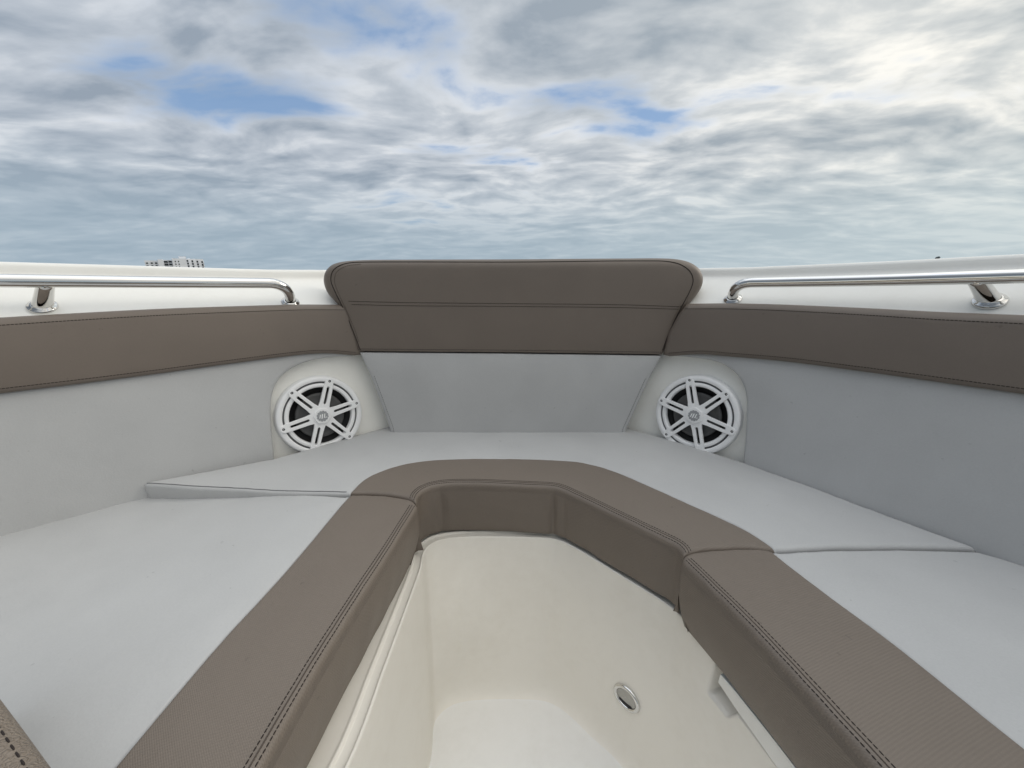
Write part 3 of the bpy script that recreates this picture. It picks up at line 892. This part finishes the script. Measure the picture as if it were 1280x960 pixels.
for l in (sb_l, sb_l2): thread("stitching", P_bu.line(s2(l, 6), 0.0001), M["thread"], P_bu.obj, 0.0007, (0.0036, 0.0009))
sb_3 = ib([(451, 436), (640, 437.5), (826, 440)])
thread("stitching", P_bu.line(s2(sb_3, 6), 0.0001), M["thread"], P_bu.obj, 0.0006, (0.0036, 0.0009))
brd = ib([(451, 437), (441, 411), (430, 386), (419, 362), (415, 350), (418, 338), (430, 330), (450, 327.5), (640, 327.5), (820, 326), (845, 329), (860, 338), (865, 350), (861, 364), (851, 383), (838, 410), (827, 438)])
thread("seam", P_bu.line(s2(brd, 6), 0.0002), M["thread"], P_bu.obj, 0.0010)
br2 = ib([(449, 427), (444, 411), (434, 388), (423, 363), (419.5, 351), (422.5, 340), (433, 333), (452, 330)])
thread("stitching", P_bu.line(s2(br2, 6), 0.0001), M["seam"], P_bu.obj, 0.0006, (0.0036, 0.0011))

# coaming pads --------------------------------------------------------
def side_pad(left):
    S = WALL
    name = "left" if left else "right"
    t = empty("coaming_pad", f"padded side panel inside the {name} gunwale, taupe band above {'pale' if left else 'shaded'} grey vinyl", "side pad", (-0.7 if left else 0.66, 0.55, 0.0), "padded panels on the bow sides")
    g = (u_near(-0.7, 0.6), 0.2) if left else (u_near(0.65, 0.5), 0.2)
    sg = -1 if left else 1
    WBAND = 0.010
    def iv(pts, w): return [Vector(inv(a, b, S, g, w)) for a, b in pts]
    if left:
        tp = iv([(436, 381.5), (380, 381), (300, 383), (200, 386.5), (112, 391), (0, 397.5)], WBAND)
        bt = iv([(0, 493), (90, 482), (180, 470.5), (300, 454), (375, 444.5), (410, 442.5), (444, 445)], WBAND)
        end = iv([(460, 443), (453, 414), (444, 390)], WBAND)
    else:
        tp = iv([(857, 380), (905, 379.5), (960, 380.5), (1025, 383), (1100, 386.5), (1175, 390.5), (1280, 394.5)], WBAND)
        bt = iv([(1280, 494), (1200, 482.5), (1130, 472.5), (1062, 463), (985, 453), (912, 446.5), (875, 443.5), (836, 446)], WBAND)
        end = iv([(827, 444), (834, 417), (847, 393)], WBAND)
    xe = 0.75
    tpe = Vector((tp[-1].x + sg * xe, tp[-1].y)); bte = Vector((bt[0].x + sg * xe, bt[0].y))
    tl = s2(tp, 6) + [tpe]; bl = [bte] + s2(bt, 6)
    P_b = Pad(with_r(tl, 0.012) + with_r(bl, 0.008) + with_r(end, 0.010), S, WBAND, 0.03, crown=0.004, crown_w=0.03, step=0.012, wrinkle=0.0004, tuck=0.002, seed=40 + sg, back=False)
    P_b.build("upper_band", M["taupe_smooth"], t)
    tl2 = [p for p in pick_side(tl, 0.0105, P_b)]
    thread("stitching", P_b.line([p for p in tl2 if inpoly(np.array([tuple(p)]), P_b.P)[0]], 0.0001), M["thread"], P_b.obj, 0.00055, (0.0036, 0.0006))
    bl2 = pick_side(bl, 0.0085, P_b)
    thread("stitching", P_b.line(bl2, 0.0001), M["thread"], P_b.obj, 0.00055, (0.0036, 0.0006))
    # grey panel with the cut-out round the speaker
    if left:
        gt = iv([(0, 490), (90, 479), (180, 467.5), (300, 451), (375, 441.5), (437, 440)], 0.0)
        cut = iv([(442, 445.5), (415, 446.8), (392, 450.5), (372, 457), (356, 467), (346, 479), (340.5, 494), (338.5, 515), (340, 545), (343.5, 575), (345, 590)], 0.0)
    else:
        gt = iv([(1280, 491), (1200, 479.5), (1130, 469.5), (1062, 460), (985, 450), (912, 443.5), (842, 441)], 0.0)
        cut = iv([(838, 445), (862, 447), (888, 450.5), (905, 456.5), (920, 468), (929, 483), (932.5, 500), (932.5, 525), (930.5, 555), (928.5, 577), (927.5, 592)], 0.0)
    a = Vector((gt[0].x + sg * xe, gt[0].y)); b = Vector((a.x, -0.09))
    o = [((a.x, a.y), .004)] + with_r(s2(gt, 5), 0.004) + with_r(s2(cut, 5), 0.005) + [((cut[-1].x, -0.09), .004), ((b.x, b.y), .004)]
    P_g = Pad(o, S, 0.0, 0.021, crown=0.003, crown_w=0.05, step=0.014, wrinkle=0.0006, seed=60 + sg, back=False)
    P_g.build("lower_panel", M["grey"], t)
    # folded vinyl lip under the forward end of the band
    return t
side_pad(True); side_pad(False)

# grained pad in the near left corner ------------------------------------
nz = 0.10
arm = empty("armrest_cushion", "grained taupe vinyl pad with dashed dark stitching at the lower left corner", "cushion", (-0.42, 0.02, 0.0))
a = G(-60, 792, nz).to_2d(); b = G(0, 869, nz).to_2d(); c_ = G(67, 960, nz).to_2d(); d_ = ext(b, c_, 0.16)
e1 = s2([a, b, c_, d_], 6)
nrm = (c_ - b).normalized(); nrm = Vector((nrm.y, -nrm.x))
if nrm.x > 0: nrm = -nrm
back1, back2 = d_ + nrm * 0.24, a + nrm * 0.24
o = with_r(e1, 0.010) + [((back1.x, back1.y), 0.012), ((back2.x, back2.y), 0.012)]
P_a = Pad(o, flat, nz, nz + 0.010, crown=0.004, crown_w=0.03, step=0.008, tuck=0.004, bulge=0.003, wrinkle=0.0006)
P_a.build("pad", M["leather"], arm)
rows(P_a, e1, [(0.0070, "stitch")], P_a.obj, (0.0060, 0.0028), r=0.0006)

# ================================================================== far things
Z_SEA = -0.62
m, t, b = new_mat("sea")
tc = t.node("ShaderNodeTexCoord")
b.inputs["Base Color"].default_value = (0.03, 0.05, 0.06, 1); b.inputs["Roughness"].default_value = 0.12
bp = t.node("ShaderNodeBump", i_Strength=0.5, i_Distance=0.2)
t.put(bp.inputs["Height"], t.noise(tc.outputs["Object"], 0.9, 6, 0.6)); t.put(b.inputs["Normal"], bp.outputs[0])
t.put(b.inputs["Base Color"], t.mix(t.noise(tc.outputs["Object"], 0.02, 4), (0.025, 0.045, 0.055), (0.04, 0.065, 0.07)))
o = obj("water", [(-9000, -9000, Z_SEA), (9000, -9000, Z_SEA), (9000, 9000, Z_SEA), (-9000, 9000, Z_SEA)], [(0, 1, 2, 3)], m)
tag(o, kind="structure")
def box(x0, x1, y0, y1, z0, z1):
    V = [Vector((x, y, z)) for x in (x0, x1) for y in (y0, y1) for z in (z0, z1)]
    return V, [(0, 1, 3, 2), (4, 6, 7, 5), (0, 4, 5, 1), (2, 3, 7, 6), (0, 2, 6, 4), (1, 5, 7, 3)]
shore = []
for k in range(64):
    q = 2 * math.pi * k / 64; r = 1 + 0.12 * math.sin(3 * q + 1) + 0.07 * math.sin(7 * q)
    shore.append((-350 + 170 * r * math.cos(q), 470 + 90 * r * math.sin(q)))
o = obj("shore", *prism(shore, [], Z_SEA - 0.5, Z_SEA + 0.5, Matrix.Identity(4)), plain("shore_sand", (0.30, 0.27, 0.21), 0.9, 0, .25, 0.1), smooth=False)
tag(o, kind="structure")

M["render"] = plain("white_render", (0.80, 0.83, 0.88), 0.85, 0, .06, .4)
M["dark_glass"] = plain("dark_window", (0.035, 0.04, 0.045), 0.2, 0, .3, .5)
D0 = 400.0
d = ray(221, 342); YAW = math.atan2(-d.x, d.y)
bld = empty("apartment_building", "white apartment block with dark recessed balconies far off beyond the left gunwale", "building", (0, 0, 0))
cb = Vector((d.x, d.y, 0)) * D0; cb.z = Z_SEA + 0.5
rt = Vector((math.cos(YAW), math.sin(YAW), 0)); fw = Vector((-math.sin(YAW), math.cos(YAW), 0))
XB = frame(cb, rt, fw, Vector((0, 0, 1)))
perpx = D0 * math.hypot(d.x, d.y) / F                    # metres across the view per picture pixel (about)
dist = D0 * math.hypot(d.x, d.y)
def bx(px): # along the facade
    r_ = ray(px, 342); q = math.atan2(-r_.x, r_.y); return math.tan(YAW - q) * dist
def bz(px, py):
    r_ = ray(px, py); L = math.hypot(r_.x, r_.y)
    q = math.atan2(-r_.x, r_.y)
    return H_EYE + r_.z / L * dist / math.cos(YAW - q) - cb.z
def bbox(px0, px1, py0, py1, y0, y1, name, mat, parent):
    x0, x1 = bx(px0), bx(px1)
    z1 = bz((px0 + px1) / 2, py0); z0 = 0 if py1 is None else bz((px0 + px1) / 2, py1)
    V, Fc = box(x0, x1, y0, y1, z0, z1)
    return obj(name, [XB @ v for v in V], Fc, mat, parent, smooth=False)
wl = bbox(184, 201, 325.5, None, 4, 20, "left_wing", M["render"], bld)
w2 = bbox(201, 207.5, 324.2, None, 0, 18, "stair_tower", M["render"], bld)
w3 = bbox(207.5, 219, 325, None, 3, 18, "balcony_block", M["render"], bld)
w4 = bbox(219, 236, 323.2, None, 0, 20, "main_block", M["render"], bld)
w5 = bbox(228, 237, 320.6, 323.2, 2, 14, "roof_house", M["render"], w4)
w6 = bbox(236, 258, 323.6, None, 5, 22, "right_wing", M["render"], bld)
for r_ in range(6):
    y = 328 + r_ * 3.4
    for a in (185.5, 191.5, 196.8): bbox(a, a + 2.6, y, y + 1.7, 3.8, 4.2, "window", M["dark_glass"], wl)
    bbox(208.3, 213.2, y - 2.1, y + .6, 2.8, 3.2, "balcony", M["dark_glass"], w3); bbox(214.0, 218.4, y - 2.1, y + .3, 2.8, 3.2, "balcony", M["dark_glass"], w3)
    for a in (222, 226): bbox(a, a + 1.4, y - 1.9, y - .3, -.2, .2, "window", M["dark_glass"], w4)
    for k, a in enumerate((237, 243, 249.2, 255)):
        bbox(a, a + 2.1, y - 3.1 + k * .5, y - .9 + k * .5, 4.8, 5.2, "balcony", M["dark_glass"], w6)
        bbox(a + 2.1, a + 3.4, y - 1.5 + k * .5, y - .3 + k * .5, 3.9, 5.0, "balcony", M["render"], w6)
for k, a in enumerate((238.8, 245, 251)): bbox(a, a + 3.2, 322.9 + k * .3, 323.8, 8, 14, "parapet", M["render"], w6)

tr_d = ray(1170, 330); TD = 300.0
tb = Vector((tr_d.x * TD, tr_d.y * TD, Z_SEA + 0.5))
isl = [(tb.x + 60 * math.cos(2 * math.pi * k / 48) * (1 + .15 * math.sin(3 * k)), tb.y + 34 * math.sin(2 * math.pi * k / 48) * (1 + .1 * math.cos(5 * k))) for k in range(48)]
o = obj("shore", *prism(isl, [], Z_SEA - 0.5, Z_SEA + 0.5, Matrix.Identity(4)), bpy.data.materials["shore_sand"], smooth=False)
tag(o, kind="structure")
td = ray(1170, 319.5); th = (td.z / math.hypot(td.x, td.y)) * math.hypot(tb.x, tb.y) + H_EYE - tb.z
tree = empty("tree", "small dark treetop just showing above the right gunwale", "tree", tuple(tb))
obj("trunk", *tube_data([tb, tb + Vector((0.2, 0, th * 0.35)), tb + Vector((-0.1, 0.1, th * 0.7)), tb + Vector((0, 0, th * 0.93))], [0.32, 0.24, 0.17, 0.06], 10), plain("bark", (0.09, 0.07, 0.05), 0.9), tree)
V, Fc = [], []
for k in range(1500):
    while True:
        p = Vector((random.uniform(-1, 1), random.uniform(-1, 1), random.uniform(-1, 1)))
        if 0.3 < p.length < 1: break
    n_ = noise.noise(p * 2.2 + Vector((3, 1, 7)))
    if n_ < -0.15: continue
    c = tb + Vector((p.x * 1.5, p.y * 1.5, th - 2.6 + p.z * 2.3 * (0.8 + 0.3 * n_)))
    a = Vector((random.gauss(0, 1), random.gauss(0, 1), random.gauss(0, .6))).normalized() * 0.34; b_ = a.orthogonal().normalized() * 0.2
    q = len(V); V += [c - a, c + b_, c + a, c - b_]; Fc.append((q, q + 1, q + 2, q + 3))
obj("crown", V, Fc, plain("hazed_foliage", (0.16, 0.19, 0.20), 0.8, 0, .4, 1.2), tree, smooth=False)  # distance haze mixed into the foliage colour

# ================================================================== sky and sun
GAPS = ((225, 104, 0.62, 0.46, 0.19), (365, 140, 0.40, 0.30, 0.10), (745, 106, 0.42, 0.40, 0.125), (800, 165, 0.35, 0.35, 0.06), (560, -10, 1.0, 0.5, 0.09), (330, 5, 0.5, 0.3, 0.10), (1030, 95, 0.5, 0.45, -0.06), (1180, 30, 0.6, 0.5, -0.03))
SUN_EL, SUN_AZ = R(27), R(72)        # azimuth clockwise from straight ahead (+Y)
SD = Vector((math.sin(SUN_AZ) * math.cos(SUN_EL), math.cos(SUN_AZ) * math.cos(SUN_EL), math.sin(SUN_EL)))
w = bpy.data.worlds.new("World"); scene.world = w; w.use_nodes = True
t = NT(w.node_tree); t.n.clear()
outw = t.node("ShaderNodeOutputWorld"); bg = t.node("ShaderNodeBackground"); t.l.new(bg.outputs[0], outw.inputs[0])
STR = 0.1
bg.inputs["Strength"].default_value = STR
sky = t.node("ShaderNodeTexSky", sky_type="NISHITA", sun_disc=False, sun_elevation=SUN_EL, sun_rotation=SUN_AZ)
sky.altitude = 0; sky.air_density = 1.0; sky.dust_density = 0.6; sky.ozone_density = 1.5
tc = t.node("ShaderNodeTexCoord"); dr = tc.outputs["Generated"]
sx = t.node("ShaderNodeSeparateXYZ"); t.put(sx.inputs[0], dr)
X, Y, Z = sx.outputs
zc = t.m("ADD", t.m("MAXIMUM", Z, 0.0), 0.15)
cx = t.node("ShaderNodeCombineXYZ"); t.put(cx.inputs[0], t.m("DIVIDE", X, zc)); t.put(cx.inputs[1], t.m("DIVIDE", Y, zc))
pl = cx.outputs[0]
warp = t.node("ShaderNodeTexNoise"); t.put(warp.inputs["Vector"], pl); warp.inputs["Scale"].default_value = 1.1; warp.inputs["Detail"].default_value = 1
wv = t.node("ShaderNodeVectorMath", operation="MULTIPLY_ADD"); t.put(wv.inputs[0], warp.outputs["Color"])
wv.inputs[1].default_value = (0.45, 0.45, 0); t.put(wv.inputs[2], pl)
pr = t.mapping(wv.outputs[0], (0.8, 1.3, 1), (0, 0, R(-18)), (3.1, 1.7, 0))
big = t.noise(pr, 0.55, 2, 0.5, 0.0)
mid = t.noise(pr, 1.75, 7, 0.46, 0.0)
fine = t.noise(t.mapping(pr, (1.1, 0.95, 1), (0, 0, R(25)), (7, 2, 0)), 4.6, 6, 0.50, 0.0)
dens = t.m("ADD", t.m("ADD", t.m("MULTIPLY", big, 0.50), t.m("MULTIPLY", mid, 0.70)), t.m("MULTIPLY", fine, 0.32))
def gap(px, py, wx, wy, amp):      # an opening in the cloud deck, centred on a direction of the sky
    d = ray(px, py).normalized(); q = 0.15 + d.z
    mx = t.mapping(pl, (1 / wx, 1 / wy, 0), (0, 0, 0), (-d.x / q / wx, -d.y / q / wy, 0))
    ln = t.node("ShaderNodeVectorMath", operation="LENGTH"); t.put(ln.inputs[0], mx)
    return t.m("MULTIPLY", t.ramp(ln.outputs["Value"], [(0.0, 1.0), (1.0, 0.0)]), amp)
dens = t.m('ADD', dens, t.ramp(Z, [(0.08, 0.12), (0.24, 0.0)]))
for g_ in GAPS:
    dens = t.m("SUBTRACT", dens, gap(*g_))
cover = t.ramp(dens, [(0.53, 0.05), (0.71, 1.0)])
thick = t.m("ADD", t.m("MULTIPLY", mid, 0.60), t.m("ADD", t.m("MULTIPLY", fine, 0.60), t.m("MULTIPLY", big, 0.44)))
dot = t.node("ShaderNodeVectorMath", operation="DOT_PRODUCT"); t.put(dot.inputs[0], dr); dot.inputs[1].default_value = SD
glow = t.m("POWER", t.m("MAXIMUM", t.m("MULTIPLY_ADD", dot.outputs["Value"], 0.5, 0.5), 0.0), 5.0)
def S(c): return tuple(q / STR for q in c)
cl = t.ramp(thick, [(0.69, (0.89, 0.895, 0.89)), (0.80, (0.62, 0.655, 0.69)), (0.97, (0.36, 0.415, 0.475))], "LINEAR")
lit = t.mix(glow, (0.85, 0.88, 0.93), (1.24, 1.19, 1.08))
# unseen cloud behind and left is darkened to keep the right-hand panels dim
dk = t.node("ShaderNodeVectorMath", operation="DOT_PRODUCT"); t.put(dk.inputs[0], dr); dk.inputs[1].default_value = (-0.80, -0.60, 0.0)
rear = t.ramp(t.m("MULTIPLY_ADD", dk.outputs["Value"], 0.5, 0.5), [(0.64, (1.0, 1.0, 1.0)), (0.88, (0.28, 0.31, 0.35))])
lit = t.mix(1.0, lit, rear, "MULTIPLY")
warm = t.ramp(t.m('MULTIPLY_ADD', Y, 0.5, 0.5), [(0.30, (1.26, 1.18, 1.08)), (0.56, (1.0, 1.0, 1.0))])  # unseen sky behind the camera brightened and warmed to fill the backrest
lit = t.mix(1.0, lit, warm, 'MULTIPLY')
cl = t.mix(1.0, cl, lit, "MULTIPLY")
cl10 = t.node("ShaderNodeVectorMath", operation="SCALE"); t.put(cl10.inputs[0], cl); cl10.inputs["Scale"].default_value = 1.0 / STR
blue = t.mix(0.6, sky.outputs[0], S((0.26, 0.43, 0.72)))
skyc = t.mix(cover, blue, cl10.outputs[0])
hz = t.ramp(Z, [(0.0, 1.0), (0.05, 0.92), (0.25, 0.0)])
hzc = t.mix(glow, S((0.35, 0.45, 0.53)), S((0.60, 0.69, 0.70)))
skyc = t.mix(t.m("MULTIPLY", hz, 0.86), skyc, hzc)
# out-of-view sky overhead is boosted to add light on the seat tops
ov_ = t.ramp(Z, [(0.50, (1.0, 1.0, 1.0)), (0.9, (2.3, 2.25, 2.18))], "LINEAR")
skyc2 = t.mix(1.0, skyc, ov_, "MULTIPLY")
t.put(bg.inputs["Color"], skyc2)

sd = bpy.data.lights.new("Sun", "SUN"); so = bpy.data.objects.new("Sun", sd); C.objects.link(so)
sd.energy = 0.85; sd.angle = R(24); sd.color = (1.0, 0.93, 0.82)
so.rotation_euler = (-SD).to_track_quat("-Z", "Y").to_euler()
so.location = (3, 2, 6)

scene.view_settings.view_transform = "Standard"; scene.view_settings.look = "None"; scene.view_settings.exposure = 0
scene.cycles.max_bounces = 8
scene.render.film_transparent = False
